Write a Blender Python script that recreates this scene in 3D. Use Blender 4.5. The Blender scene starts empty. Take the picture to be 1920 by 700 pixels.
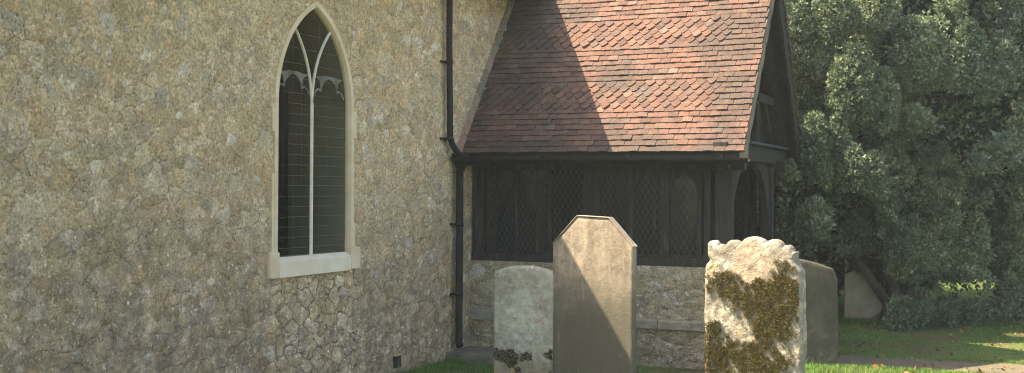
import bpy, math, random
import numpy as np
from mathutils import Vector, Matrix
R = math.radians
rng = np.random.default_rng(7)
random.seed(7)
sc = bpy.context.scene
COL = sc.collection

# ------------------------------------------------------------------ nodes
class NB:
    def __init__(s, name):
        s.m = bpy.data.materials.new(name); s.m.use_nodes = True
        s.t = s.m.node_tree; s.t.nodes.clear(); s.L = s.t.links
        s.out = s.t.nodes.new('ShaderNodeOutputMaterial')
        s.geo = s.t.nodes.new('ShaderNodeTexCoord').outputs['Object']
    def n(s, typ, **kw):
        return s.t.nodes.new('ShaderNode' + typ)
    def put(s, sock, v):
        if hasattr(v, 'links') or isinstance(v, bpy.types.NodeSocket): s.L.new(v, sock)
        elif isinstance(v, (tuple, list)) and len(v) == 3 and sock.type == 'RGBA': sock.default_value = (*v, 1)
        else: sock.default_value = v
    def noise(s, scale, detail=4, rough=.55, vec=None, dist=0.0, col=False):
        n = s.n('TexNoise'); s.put(n.inputs['Vector'], vec or s.geo)
        n.inputs['Scale'].default_value = scale; n.inputs['Detail'].default_value = detail
        n.inputs['Roughness'].default_value = rough; n.inputs['Distortion'].default_value = dist
        return n.outputs['Color' if col else 'Fac']
    def vor(s, scale, feature='F1', vec=None, out='Distance', rnd=1.0):
        n = s.n('TexVoronoi'); n.feature = feature; s.put(n.inputs['Vector'], vec or s.geo)
        n.inputs['Scale'].default_value = scale; n.inputs['Randomness'].default_value = rnd
        return n.outputs[out]
    def math(s, op, a, b=0.0, c=None, clamp=False):
        n = s.n('Math'); n.operation = op; n.use_clamp = clamp
        s.put(n.inputs[0], a); s.put(n.inputs[1], b)
        if c is not None: s.put(n.inputs[2], c)
        return n.outputs[0]
    def mr(s, v, a, b, c=0.0, d=1.0, smooth=True):
        n = s.n('MapRange'); n.interpolation_type = 'SMOOTHSTEP' if smooth else 'LINEAR'
        s.put(n.inputs['Value'], v)
        n.inputs['From Min'].default_value = a; n.inputs['From Max'].default_value = b
        n.inputs['To Min'].default_value = c; n.inputs['To Max'].default_value = d
        return n.outputs['Result']
    def ramp(s, v, stops):
        n = s.n('ValToRGB'); s.put(n.inputs[0], v); cr = n.color_ramp
        while len(cr.elements) < len(stops): cr.elements.new(.5)
        for e, (p, c) in zip(cr.elements, stops):
            e.position = p; e.color = (*c, 1)
        return n.outputs[0]
    def mix(s, f, a, b, mode='MIX'):
        n = s.n('Mix'); n.data_type = 'RGBA'; n.blend_type = mode
        s.put(n.inputs[0], f); s.put(n.inputs[6], a); s.put(n.inputs[7], b)
        return n.outputs[2]
    def xyz(s, vec=None):
        n = s.n('SeparateXYZ'); s.put(n.inputs[0], vec or s.geo); return n.outputs
    def warp(s, vec, scale, amt):
        nz = s.noise(scale, 2, .5, vec, col=True)
        v = s.n('VectorMath'); v.operation = 'MULTIPLY_ADD'
        s.put(v.inputs[0], nz); v.inputs[1].default_value = (amt,)*3; s.put(v.inputs[2], vec)
        return v.outputs[0]
    def scl(s, vec, x, y, z, rot=(0, 0, 0)):
        n = s.n('Mapping'); s.put(n.inputs[0], vec); n.inputs['Scale'].default_value = (x, y, z)
        n.inputs['Rotation'].default_value = rot
        return n.outputs[0]
    def ell(s, cx, cz, rx, rz, soft=.35, wob=None):
        """soft elliptical mask in the object's x-z plane"""
        o = s.xyz()
        a = s.math('POWER', s.math('DIVIDE', s.math('SUBTRACT', o[0], cx), rx), 2.0)
        b = s.math('POWER', s.math('DIVIDE', s.math('SUBTRACT', o[2], cz), rz), 2.0)
        d = s.math('ADD', a, b)
        if wob is not None: d = s.math('ADD', d, wob)
        return s.mr(d, 1+soft, 1-soft)
    def done(s, col, rough=.9, bump=None, bs=.5, bd=.01, disp=None, spec=.25, trans=None):
        p = s.n('BsdfPrincipled'); s.put(p.inputs['Base Color'], col); s.put(p.inputs['Roughness'], rough)
        p.inputs['Specular IOR Level'].default_value = spec
        if bump is not None:
            b = s.n('Bump'); b.inputs['Strength'].default_value = bs; b.inputs['Distance'].default_value = bd
            s.put(b.inputs['Height'], bump); s.L.new(b.outputs[0], p.inputs['Normal'])
        sh = p.outputs[0]
        if trans:
            t = s.n('BsdfTranslucent'); s.put(t.inputs[0], col)
            m = s.n('MixShader'); m.inputs[0].default_value = trans
            s.L.new(sh, m.inputs[1]); s.L.new(t.outputs[0], m.inputs[2]); sh = m.outputs[0]
        s.L.new(sh, s.out.inputs['Surface'])
        if disp is not None:
            d = s.n('Displacement'); s.put(d.inputs['Height'], disp[0])
            d.inputs['Midlevel'].default_value = disp[1]; d.inputs['Scale'].default_value = disp[2]
            s.L.new(d.outputs[0], s.out.inputs['Displacement'])
            s.m.displacement_method = 'BOTH'
        return s.m

def rubble(name, scale, sx=1, sz=1.0, patch=True, dark=1.0, tint=(1, 1, 1), edge=1.0, dsc=.024):
    """rubble ragstone with smeared mortar"""
    b = NB(name)
    v = b.scl(b.geo, 1, sx, sz)
    w = b.warp(b.warp(v, 5.5, .11), 22, .03)
    rnd = b.vor(scale, 'F1', w, 'Color'); d = b.vor(scale, 'DISTANCE_TO_EDGE', w)
    w2 = b.warp(v, 9, .09)
    rnd2 = b.vor(scale*2.1, 'F1', w2, 'Color')
    o = b.xyz()
    rr = b.n('SeparateColor'); b.put(rr.inputs[0], rnd); rr2 = b.n('SeparateColor'); b.put(rr2.inputs[0], rnd2)
    c1 = b.ramp(rr.outputs[0], [(0, (.30, .245, .15)), (.2, (.37, .31, .195)), (.42, (.41, .36, .26)), (.58, (.38, .29, .17)),
                                (.72, (.45, .40, .28)), (.84, (.43, .33, .20)), (.93, (.30, .275, .22)), (1, (.52, .49, .40))])
    c2 = b.ramp(rr2.outputs[0], [(0, (.27, .225, .15)), (.3, (.41, .35, .23)), (.6, (.30, .28, .23)), (.8, (.45, .36, .22)), (1, (.56, .53, .45))])
    blot = b.noise(2.3, 4, .6)
    c = b.mix(b.mr(blot, .42, .6, .12, .62), c1, c2)
    # mortar smeared over
    mort = b.mix(b.noise(7, 4, .6), (.34, .30, .21), (.45, .40, .29))
    mfac = b.mr(b.math('ADD', d, b.math('MULTIPLY', b.math('SUBTRACT', b.noise(14, 5, .65), .5), .13)), .05, .0)
    c = b.mix(b.math('MULTIPLY', mfac, .4), c, mort)
    smear = b.mr(b.noise(3.1, 6, .68), .5, .64)
    c = b.mix(b.math('MULTIPLY', smear, .35), c, mort)
    fine = b.noise(24, 9, .86)
    c = b.mix(1.0, c, b.ramp(fine, [(.30, (.38, .37, .34)), (.43, (.84, .84, .83)), (.56, (1.06, 1.06, 1.06)), (.72, (1.5, 1.5, 1.5))]), 'MULTIPLY')
    # damp grime and lime bloom towards the foot
    hz = b.math('ADD', o[2], b.math('MULTIPLY', b.math('SUBTRACT', b.noise(1.1, 5, .6), .5), 2.0))
    low = b.mr(hz, 2.1, .3) if patch else b.mr(hz, .9, -.1)
    lf = b.math('MULTIPLY', low, b.mr(b.noise(6.5, 5, .7), .36, .6))
    c = b.mix(b.math('MULTIPLY', lf, .60*dark), c, (.13, .105, .075))
    gr = b.mr(b.noise(3.7, 6, .75), .50, .60); c = b.mix(b.math('MULTIPLY', gr, .35), c, (.22, .19, .135))
    gr3 = b.math('MULTIPLY', b.mr(b.noise(12, 6, .78), .52, .60), b.mr(hz, 2.3, .4)); c = b.mix(b.math('MULTIPLY', gr3, .5), c, (.14, .12, .095))
    lich = b.math('MULTIPLY', b.mr(b.noise(15, 6, .75), .59, .68), b.mr(hz, 1.8, .5, .12, .8))
    c = b.mix(lich, c, (.58, .57, .52))
    fl = b.math('MULTIPLY', b.mr(b.noise(33, 4, .7), .60, .66), b.mr(b.noise(1.7, 3, .6), .42, .58, .25, 1))
    c = b.mix(b.math('MULTIPLY', fl, .75), c, (.60, .57, .49))
    dk = b.math('MULTIPLY', b.mr(b.noise(27, 4, .7, b.warp(b.geo, 6, .2)), .60, .68), b.mr(b.noise(2.1, 4, .6), .44, .58, .2, 1))
    c = b.mix(b.math('MULTIPLY', dk, .6), c, (.11, .095, .065))
    ora = b.mr(b.noise(4.3, 3, .5), .64, .74)
    c = b.mix(b.math('MULTIPLY', ora, .2), c, (.45, .33, .18))
    # open joints: hairline everywhere, deep under the window and at the foot
    jn = b.mr(b.noise(2.6, 3, .6), .44, .60)
    if patch:
        zone = b.math('MULTIPLY', b.mr(o[2], .93, .86), b.math('MULTIPLY', b.mr(o[1], -3.5, -3.2), b.mr(o[1], -1.9, -2.1)))
        jn = b.math('MAXIMUM', b.math('MAXIMUM', b.math('MULTIPLY', jn, .8), b.math('MULTIPLY', zone, .9)), b.mr(hz, .6, .1))
    else:
        jn = b.math('MAXIMUM', jn, b.mr(hz, .6, .1))
    zoff = b.math('MULTIPLY', zone, .016) if patch else 0.0
    crack = b.math('MULTIPLY', b.mr(b.math('SUBTRACT', b.math('ADD', d, b.math('MULTIPLY', fine, .05)), zoff), .043*edge, .022), jn)
    c = b.mix(b.math('MULTIPLY', crack, b.mr(b.noise(8, 4, .7), .35, .6, .25, .9)), c, (.085, .07, .05))
    gr2 = b.noise(52, 5, .8)
    c = b.mix(1.0, c, b.ramp(gr2, [(.34, (.45, .44, .42)), (.46, (.92, .92, .92)), (.58, (1.08, 1.08, 1.08)), (.68, (1.55, 1.55, 1.5))]), 'MULTIPLY')
    # pits
    pit = b.mr(b.noise(19, 3, .5, b.scl(b.geo, 1.3, 1.3, 1.3)), .73, .78)
    c = b.mix(pit, c, (.05, .045, .035))
    if patch: c = b.mix(b.math('MULTIPLY', zone, .30), c, b.mix(1.0, c, (1.5, 1.5, 1.45), 'MULTIPLY'))
    gm = b.n('Gamma'); b.put(gm.inputs[0], c); gm.inputs[1].default_value = 1.22; c = gm.outputs[0]
    c = b.mix(1.0, c, tint, 'MULTIPLY')
    h = b.math('ADD', b.math('MULTIPLY', b.mr(d, 0, .2), .28), b.math('MULTIPLY', b.noise(15, 8, .78), 1.25))
    h = b.math('SUBTRACT', h, b.math('MULTIPLY', crack, .45))
    h = b.math('ADD', h, b.math('MULTIPLY', rr.outputs[1], .25))
    return b.done(c, .95, bump=b.math('ADD', fine, b.math('MULTIPLY', gr2, .6)), bs=1.0, bd=.018, disp=(h, .75, dsc), spec=.1)

def simple(name, c1, c2, sc1=6, rough=.85, bsc=30, bs=.4, bd=.01, st=(1, 1, 1), spec=.25, c3=None, k3=.62):
    b = NB(name); v = b.scl(b.geo, *st)
    n = b.noise(sc1, 6, .65, v)
    c = b.mix(b.mr(n, .35, .65), c1, c2)
    if c3: c = b.mix(b.mr(b.noise(sc1*2.7, 5, .7, v), k3, k3+.08), c, c3)
    return b.done(c, rough, b.noise(bsc, 6, .7, v), bs, bd, spec=spec)

M = {}
M['wall'] = rubble('ragstone_rubble', 8.2, .9, 1.05, tint=(2.66, 2.51, 2.46))
M['dwarf'] = rubble('ragstone_coursed', 5.4, 1.0, 1.5, patch=False, dark=.5, tint=(1.50, 1.56, 1.60), edge=.85, dsc=.014)
M['wall_plain'] = simple('plain_rubble', (.33, .28, .19), (.42, .36, .25), 5, bsc=12, bs=.8, bd=.03)
M['ashlar'] = simple('dressed_limestone', (.54, .43, .27), (.64, .53, .36), 4, bsc=60, bs=.25, bd=.004, c3=(.46, .36, .24), k3=.6)
M['sillstone'] = simple('sill_limestone', (.60, .51, .36), (.68, .60, .45), 5, bsc=60, bs=.25, bd=.004, c3=(.58, .43, .26), k3=.63)
M['mull'] = simple('mullion_stone', (.56, .50, .38), (.66, .60, .47), 9, bsc=60, bs=.2, bd=.003)
M['trac'] = simple('tracery_stone', (.09, .082, .062), (.17, .16, .125), 7, bsc=60, bs=.3, bd=.004)
M['plaster'] = simple('old_plaster', (.52, .47, .36), (.62, .57, .46), 3, bsc=20)
M['iron'] = simple('black_iron', (.008, .009, .008), (.016, .017, .014), 14, rough=.6, bsc=60, bs=.2, bd=.003, spec=.2, c3=(.05, .045, .035), k3=.66)
M['wire'] = simple('lead_wire', (.12, .125, .115), (.07, .07, .065), 30, rough=.6)
M['lead'] = simple('window_lead', (.06, .065, .07), (.035, .04, .045), 30, rough=.6)
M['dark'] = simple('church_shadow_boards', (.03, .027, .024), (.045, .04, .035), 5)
M['barge'] = simple('bleached_oak', (.13, .115, .085), (.22, .19, .13), 9, st=(1, 1, .35), bsc=40, bs=.6)
M['lime'] = simple('lime_mortar', (.50, .50, .42), (.62, .62, .54), 20, bsc=60)
M['slab'] = simple('doorstep_stone', (.10, .095, .07), (.18, .17, .125), 7, bsc=25, bs=.7, c3=(.07, .09, .04), k3=.58)

def wood():
    b = NB('weathered_oak'); v = b.scl(b.geo, 1, 1, .12)
    n = b.noise(28, 6, .7, v); m = b.noise(2.5, 3, .5)
    c = b.ramp(n, [(.3, (.017, .015, .013)), (.5, (.038, .035, .031)), (.68, (.085, .08, .07)), (.8, (.15, .14, .115))])
    c = b.mix(b.mr(m, .45, .7), c, (.045, .042, .036)); c = b.mix(1.0, c, (.75, .74, .70), 'MULTIPLY')
    return b.done(c, .85, n, .7, .01, spec=.2)
M['oak'] = wood()

def tiles():
    b = NB('clay_tiles')
    g = b.n('NewGeometry'); r = g.outputs['Random Per Island']
    c = b.ramp(r, [(0, (.19, .115, .085)), (.15, (.25, .14, .10)), (.35, (.30, .165, .115)), (.55, (.33, .175, .12)),
                   (.72, (.29, .175, .13)), (.84, (.25, .17, .13)), (.93, (.40, .215, .135)), (1, (.34, .25, .19))])
    cl = b.noise(1.35, 4, .6)
    c = b.mix(b.mr(b.math('ADD', cl, b.math('MULTIPLY', r, .05)), .50, .63, 0, .75), c, (.145, .11, .085))          # sooty drifts
    c = b.mix(b.mr(b.noise(1.9, 3, .5, b.scl(b.geo, 1, 1, 1)), .60, .72, 0, .35), c, (.42, .215, .13))
    f = b.noise(55, 6, .7)
    c = b.mix(.85, c, b.ramp(f, [(.3, (.6, .6, .6)), (.5, (.95, .95, .95)), (.7, (1.3, 1.3, 1.3))]), 'MULTIPLY')
    c = b.mix(b.mr(b.noise(16, 5, .7), .58, .68, 0, .6), c, (.30, .27, .20))
    c = b.mix(1.0, c, (.435, .455, .48), 'MULTIPLY')
    c = b.mix(b.math('MULTIPLY', b.mr(b.noise(5, 6, .7, b.scl(b.geo, 2.2, .5, .5)), .54, .66), .45), c, (.075, .065, .05))
    c = b.mix(b.math('MULTIPLY', b.mr(b.noise(9, 6, .75), .60, .68), .6), c, (.13, .12, .06))
    c = b.mix(b.mr(b.noise(24, 4, .6), .71, .76), c, (.42, .40, .35))      # lichen spots
    c = b.mix(b.mr(b.noise(17, 2, .4, b.scl(b.geo, 1.7, 1.7, 1.7)), .80, .83), c, (.04, .03, .025))
    return b.done(c, .9, f, .6, .006, spec=.15)
M['tile'] = tiles()

def verge_brick():
    b = NB('creasing_tiles'); g = b.n('NewGeometry'); r = g.outputs['Random Per Island']
    c = b.ramp(r, [(0, (.17, .15, .10)), (.35, (.25, .21, .14)), (.55, (.34, .21, .14)), (.75, (.22, .19, .13)), (1, (.38, .25, .17))])
    return b.done(b.mix(.6, c, b.ramp(b.noise(30, 5), [(.3, (.6, .6, .6)), (.7, (1.2, 1.2, 1.2))]), 'MULTIPLY'), .9, b.noise(40), .5)
M['verge'] = verge_brick()

def glass(name, tr, refl):
    b = NB(name)
    t = b.n('BsdfTransparent'); t.inputs[0].default_value = (*tr, 1)
    g = b.n('BsdfGlossy'); g.inputs['Roughness'].default_value = .12; g.inputs[0].default_value = (.75, .8, .85, 1)
    bp = b.n('Bump'); bp.inputs['Strength'].default_value = .25; bp.inputs['Distance'].default_value = .01
    b.put(bp.inputs['Height'], b.noise(9, 3)); b.L.new(bp.outputs[0], g.inputs['Normal'])
    m = b.n('MixShader'); m.inputs[0].default_value = refl
    b.L.new(t.outputs[0], m.inputs[1]); b.L.new(g.outputs[0], m.inputs[2]); b.L.new(m.outputs[0], b.out.inputs['Surface'])
    return b.m
M['glass'] = glass('old_window_glass', (.55, .57, .50), .02)
M['pglass'] = glass('porch_glass', (.16, .18, .20), .05)

def headstone_mats():
    # tall chamfered stone
    b = NB('brown_sandstone'); o = b.xyz()
    st = b.noise(7, 6, .7, b.scl(b.geo, 1.4, 1, .16))
    c = b.mix(b.mr(st, .36, .64), (.225, .185, .135), (.335, .275, .20))
    c = b.mix(b.mr(b.noise(5, 6, .75), .50, .62, 0, .75), c, (.19, .16, .115))
    c = b.mix(.8, c, b.ramp(b.noise(22, 7, .8), [(.35, (.62, .62, .60)), (.5, (.98, .98, .98)), (.66, (1.3, 1.3, 1.28))]), 'MULTIPLY')
    c = b.mix(b.mr(b.math('ADD', o[2], b.math('MULTIPLY', b.noise(6, 4), .5)), 1.45, .85, 0, .92), c, (.085, .08, .055))  # darker lower half: algae, with shade contrast put into the colour
    c = b.mix(b.math('MULTIPLY', b.mr(b.noise(26, 3, .5, b.scl(b.geo, 1, 1, .12)), .62, .7), .22), c, (.50, .42, .29))
    c = b.mix(b.mr(b.noise(45, 4, .7), .66, .72, 0, .6), c, (.48, .46, .37))
    c = b.mix(b.mr(b.noise(38, 3, .6), .68, .74, 0, .7), c, (.10, .08, .06))
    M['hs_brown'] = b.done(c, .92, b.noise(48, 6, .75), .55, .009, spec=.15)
    # short pale stone
    b = NB('pale_limestone'); wob = b.math('MULTIPLY', b.math('SUBTRACT', b.noise(8, 5, .7), .5), 2.6)
    c = b.mix(b.mr(b.noise(6, 6, .7), .38, .62), (.25, .245, .18), (.34, .33, .255))
    c = b.mix(b.math('MULTIPLY', b.ell(.02, .62, .17, .21, .6, wob), .7), c, (.42, .43, .35))
    c = b.mix(b.math('MULTIPLY', b.mr(b.noise(13, 6, .75), .57, .66), .8), c, (.19, .18, .13))
    ter = b.math('MULTIPLY', b.ell(.13, .66, .055, .13, .7, wob), b.mr(b.noise(22, 4, .6), .50, .60))
    c = b.mix(b.math('MULTIPLY', ter, .6), c, (.36, .20, .13))
    c = b.mix(b.mr(b.noise(21, 2, .4), .70, .74), c, (.60, .52, .38))
    c = b.mix(b.ell(.02, .20, .30, .10, .8, wob), c, (.22, .20, .14))
    c = b.mix(b.math('MULTIPLY', b.mr(b.noise(9, 4), .5, .6), b.ell(.0, .12, .3, .12, .8)), c, (.36, .27, .13))
    c = b.mix(.8, c, b.ramp(b.noise(17, 8, .82), [(.36, (.6, .6, .58)), (.5, (.98, .98, .98)), (.64, (1.3, 1.3, 1.3))]), 'MULTIPLY')
    M['hs_pale'] = b.done(c, .92, b.noise(30, 6, .75), .8, .014, spec=.15)
    # mossy stone
    b = NB('lichened_stone'); wob = b.math('MULTIPLY', b.math('SUBTRACT', b.noise(9, 5, .7), .5), 2.2)
    n = b.noise(13, 7, .74)
    c = b.ramp(n, [(.28, (.10, .09, .075)), (.42, (.27, .25, .21)), (.5, (.38, .355, .30)), (.58, (.58, .55, .48)), (.72, (.72, .70, .62))])
    c = b.mix(b.mr(b.noise(4.5, 5, .6), .47, .6, 0, .8), c, (.25, .235, .205))
    c = b.mix(b.mr(b.noise(5.5, 5, .65, b.warp(b.geo, 7, .1)), .56, .60, 0, .85), c, (.62, .60, .52))
    pk = b.ell(-.0, 1.14, .12, .145, .25, wob)
    c = b.mix(b.math('MULTIPLY', pk, .75), c, b.mix(b.mr(b.noise(30, 5, .7), .4, .6), (.36, .25, .19), (.60, .47, .37)))
    c = b.mix(b.math('MULTIPLY', b.mr(b.noise(11, 5, .7), .58, .66), .8), c, (.42, .33, .10))
    vr = b.vor(34, 'F1'); c = b.mix(b.math('MULTIPLY', b.mr(vr, .22, .12), b.mr(b.noise(8, 3), .52, .6)), c, (.74, .72, .65))
    c = b.mix(b.mr(b.noise(36, 4, .6), .66, .7, 0, .9), c, (.07, .06, .045))
    c = b.mix(b.math('MULTIPLY', b.mr(b.noise(20, 7, .8), .46, .56), .6), c, (.22, .205, .17))
    c = b.mix(1.0, c, (.86, .83, .74), 'MULTIPLY')
    h = b.math('ADD', b.noise(9, 6, .7), b.math('MULTIPLY', pk, .25))
    M['hs_moss'] = b.done(c, .95, b.noise(42, 6, .75), .9, .014, disp=(h, .5, .017), spec=.1)
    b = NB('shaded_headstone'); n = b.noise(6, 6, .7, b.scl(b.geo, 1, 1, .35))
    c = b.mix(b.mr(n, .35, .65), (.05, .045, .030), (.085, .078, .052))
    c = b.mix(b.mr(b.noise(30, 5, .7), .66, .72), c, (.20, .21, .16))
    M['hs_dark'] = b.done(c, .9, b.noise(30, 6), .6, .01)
    b = NB('pink_sandstone'); n = b.noise(6, 6, .7)
    c = b.mix(b.mr(n, .35, .65), (.34, .29, .19), (.42, .37, .26))
    c = b.mix(b.mr(b.noise(12, 5, .7), .6, .7), c, (.34, .28, .19))
    M['hs_pink'] = b.done(c, .9, b.noise(30, 6), .5, .01)
headstone_mats()

def leafm(name, c1, c2, c3, tr=.18):
    b = NB(name); g = b.n('NewGeometry'); r = g.outputs['Random Per Island']
    c = b.ramp(r, [(0, c1), (.6, c2), (1, c3)])
    c = b.mix(b.mr(b.noise(1.4, 3), .42, .62, 0, .6), c, c1)
    return b.done(c, .8, trans=tr, spec=.08)
M['leafA'] = leafm('yew_foliage', (.080, .115, .066), (.165, .21, .12), (.30, .34, .20))
M['leafB'] = leafm('blue_foliage', (.070, .108, .080), (.135, .185, .13), (.24, .285, .19))
M['leafC'] = leafm('wood_foliage', (.03, .06, .02), (.05, .09, .03), (.08, .13, .045))
M['core'] = simple('dark_core', (.018, .022, .014), (.03, .034, .022), 8)
M['bark'] = simple('yew_bark', (.055, .045, .032), (.15, .12, .085), 10, st=(1, 1, .2), bsc=25, bs=1, bd=.03)
M['moss'] = leafm('cushion_moss', (.11, .09, .028), (.18, .15, .05), (.28, .245, .105), tr=.1)
M['mossd'] = leafm('dark_moss', (.04, .042, .02), (.075, .075, .035), (.13, .12, .065), tr=.05)
M['blade'] = leafm('grass_blades', (.07, .15, .03), (.12, .24, .045), (.21, .33, .08), tr=.3)

def groundm():
    b = NB('lawn_ground')
    n = b.noise(1.3, 5, .65); f = b.noise(24, 6, .75)
    c = b.ramp(n, [(.35, (.07, .125, .032)), (.5, (.095, .15, .042)), (.62, (.14, .115, .06))])
    c = b.mix(b.mr(b.noise(.55, 4, .6), .47, .6, 0, .6), c, (.115, .085, .05))
    c = b.mix(.9, c, b.ramp(f, [(.3, (.45, .45, .45)), (.7, (1.45, 1.45, 1.35))]), 'MULTIPLY')
    return b.done(c, .95, f, 1.0, .04, spec=.1)
M['ground'] = groundm()
def pathm():
    b = NB('brick_path')
    v = b.scl(b.geo, 1, 1, 1, (0, 0, R(45)))
    t = b.n('TexBrick'); b.put(t.inputs['Vector'], v)
    t.inputs['Color1'].default_value = (.105, .088, .058, 1); t.inputs['Color2'].default_value = (.135, .112, .074, 1)
    t.inputs['Mortar'].default_value = (.085, .075, .05, 1); t.inputs['Scale'].default_value = 1
    t.inputs['Brick Width'].default_value = .24; t.inputs['Row Height'].default_value = .12; t.inputs['Mortar Size'].default_value = .012
    c = b.mix(b.mr(b.noise(2.2, 5, .65), .45, .65, 0, .6), t.outputs[0], (.11, .10, .06))
    f = b.noise(30, 5, .7)
    c = b.mix(.7, c, b.ramp(f, [(.3, (.6, .6, .6)), (.7, (1.3, 1.3, 1.3))]), 'MULTIPLY')
    return b.done(c, .9, b.math('SUBTRACT', b.math('MULTIPLY', f, .4), t.outputs['Fac']), .8, .012)
M['path'] = pathm()

# ------------------------------------------------------------------ mesh helpers
def mesh(name, v, f, mat, parent=None, smooth=False, loc=None):
    me = bpy.data.meshes.new(name)
    v = np.asarray(v, dtype=np.float32)
    if isinstance(f, np.ndarray):
        me.vertices.add(len(v)); me.vertices.foreach_set('co', v.ravel())
        k = f.shape[1]; me.loops.add(f.size); me.loops.foreach_set('vertex_index', f.ravel().astype(np.int32))
        me.polygons.add(len(f)); me.polygons.foreach_set('loop_start', np.arange(0, f.size, k, dtype=np.int32))
        me.polygons.foreach_set('loop_total', np.full(len(f), k, dtype=np.int32))
        me.update(calc_edges=True)
    else:
        me.from_pydata([tuple(map(float, a)) for a in v], [], f)
    me.materials.append(mat)
    if smooth: me.polygons.foreach_set('use_smooth', [True]*len(me.polygons))
    me.update(); me.validate()
    o = bpy.data.objects.new(name, me); COL.objects.link(o)
    if parent: o.parent = parent
    if loc: o.location = loc
    return o
def thing(name, label, cat, loc=(0, 0, 0), group=None, rz=0):
    o = bpy.data.objects.new(name, None); COL.objects.link(o); o.location = loc; o.rotation_euler = (0, 0, rz)
    o['label'] = label; o['category'] = cat
    if group: o['group'] = group
    o.empty_display_size = .2
    return o
class MB:
    def __init__(s): s.v = []; s.f = []
    def add(s, v, f):
        k = len(s.v); s.v += [tuple(a) for a in v]; s.f += [tuple(i+k for i in q) for q in f]; return s
    def box(s, a, b):
        (x0, y0, z0), (x1, y1, z1) = a, b
        return s.add([(x0, y0, z0), (x1, y0, z0), (x1, y1, z0), (x0, y1, z0), (x0, y0, z1), (x1, y0, z1), (x1, y1, z1), (x0, y1, z1)],
                     [(3, 2, 1, 0), (4, 5, 6, 7), (0, 1, 5, 4), (1, 2, 6, 5), (2, 3, 7, 6), (3, 0, 4, 7)])
    def prism(s, poly, d0, d1, ax=0):
        """poly of 2-d points extruded along axis ax from d0 to d1 (other two coords in order)"""
        def P(a, d): 
            l = list(a); l.insert(ax, d); return tuple(l)
        n = len(poly)
        return s.add([P(a, d0) for a in poly]+[P(a, d1) for a in poly],
                     [tuple(range(n))[::-1], tuple(range(n, 2*n))]+[(i, (i+1) % n, (i+1) % n+n, i+n) for i in range(n)])
    def bar(s, a, b, w, h=None, up=(0, 0, 1)):
        a = Vector(a); b = Vector(b); d = (b-a).normalized(); u = Vector(up)
        if abs(d.dot(u)) > .98: u = Vector((0, 1, 0))
        x = d.cross(u).normalized(); y = x.cross(d); h = h or w
        c = [x*w/2*i+y*h/2*j for i, j in ((-1, -1), (1, -1), (1, 1), (-1, 1))]
        return s.add([a+k for k in c]+[b+k for k in c], [(3, 2, 1, 0), (4, 5, 6, 7), (0, 1, 5, 4), (1, 2, 6, 5), (2, 3, 7, 6), (3, 0, 4, 7)])
    def tube(s, pts, r, n=10, caps=True):
        pts = [Vector(p) for p in pts]; rs = r if isinstance(r, (list, tuple)) else [r]*len(pts)
        ring = []
        for i, p in enumerate(pts):
            d = (pts[min(i+1, len(pts)-1)]-pts[max(i-1, 0)]).normalized()
            u = Vector((0, 1, 0)) if abs(d.y) < .9 else Vector((1, 0, 0))
            x = d.cross(u).normalized(); y = x.cross(d)
            ring.append([p+(x*math.cos(2*math.pi*k/n)+y*math.sin(2*math.pi*k/n))*rs[i] for k in range(n)])
        v = [q for rr in ring for q in rr]; f = []
        for i in range(len(pts)-1):
            for k in range(n):
                f.append((i*n+k, i*n+(k+1) % n, (i+1)*n+(k+1) % n, (i+1)*n+k))
        if caps: f += [tuple(range(n))[::-1], tuple(range((len(pts)-1)*n, len(pts)*n))]
        return s.add(v, f)
    def build(s, name, mat, parent=None, smooth=False, bev=0):
        o = mesh(name, s.v, s.f, mat, parent, smooth)
        if bev:
            m = o.modifiers.new('b', 'BEVEL'); m.width = bev; m.segments = 2; m.limit_method = 'ANGLE'
        return o

def sm(a, b, x):
    t = np.clip((x-a)/(b-a), 0, 1); return t*t*(3-2*t)
_perm = rng.random((64, 64))
def vn(x, y, s=1.0):
    """value noise, vectorised"""
    x = np.asarray(x, float)*s+100.3; y = np.asarray(y, float)*s+57.7
    xi = np.floor(x).astype(int); yi = np.floor(y).astype(int); fx = x-xi; fy = y-yi
    fx = fx*fx*(3-2*fx); fy = fy*fy*(3-2*fy); g = lambda i, j: _perm[i % 64, j % 64]
    return (g(xi, yi)*(1-fx)*(1-fy)+g(xi+1, yi)*fx*(1-fy)+g(xi, yi+1)*(1-fx)*fy+g(xi+1, yi+1)*fx*fy)
def fbm(x, y, s=1.0, o=4):
    r = 0; a = .5
    for k in range(o): r = r+a*(vn(x, y, s*2**k)-.5); a *= .55
    return r

# ------------------------------------------------------------------ ground
def gz(p, q):
    p = np.asarray(p, float); q = np.asarray(q, float)
    crest = -1.15+.10*np.sin(p*1.7)+.06*(p-3)
    m = (.335+.12*sm(2.95, 3.8, p))*sm(crest+.15, crest-1.25, q)*sm(1.0, 2.3, p)
    m = m*(1-.35*sm(-4.5, -7.5, q))
    far = .25*sm(16, 60, np.hypot(p, q))
    bump = .025*fbm(p, q, 1.6)*sm(-.4, -1.2, q)
    return -.11+m+far+bump
def sheet(xs, ys, zf):
    X, Y = np.meshgrid(xs, ys, indexing='ij'); Z = zf(X, Y)
    v = np.stack([X, Y, Z], -1).reshape(-1, 3); nx, ny = len(xs), len(ys)
    i = np.arange(nx-1)[:, None]*ny+np.arange(ny-1)[None, :]
    f = np.stack([i, i+ny, i+ny+1, i+1], -1).reshape(-1, 4)
    return v, f
def axis(lo, hi, step, far=400):
    a = np.arange(lo, hi+1e-6, step); e = np.array([1, 2.5, 5, 10, 20, 40, 80, 160, far])
    return np.concatenate([lo-e[::-1], a, hi+e])
v, f = sheet(axis(-2, 12, .1), axis(-13, 14, .1), gz)
g = mesh('ground', v, f, M['ground'], smooth=True); g['kind'] = 'structure'
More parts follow.
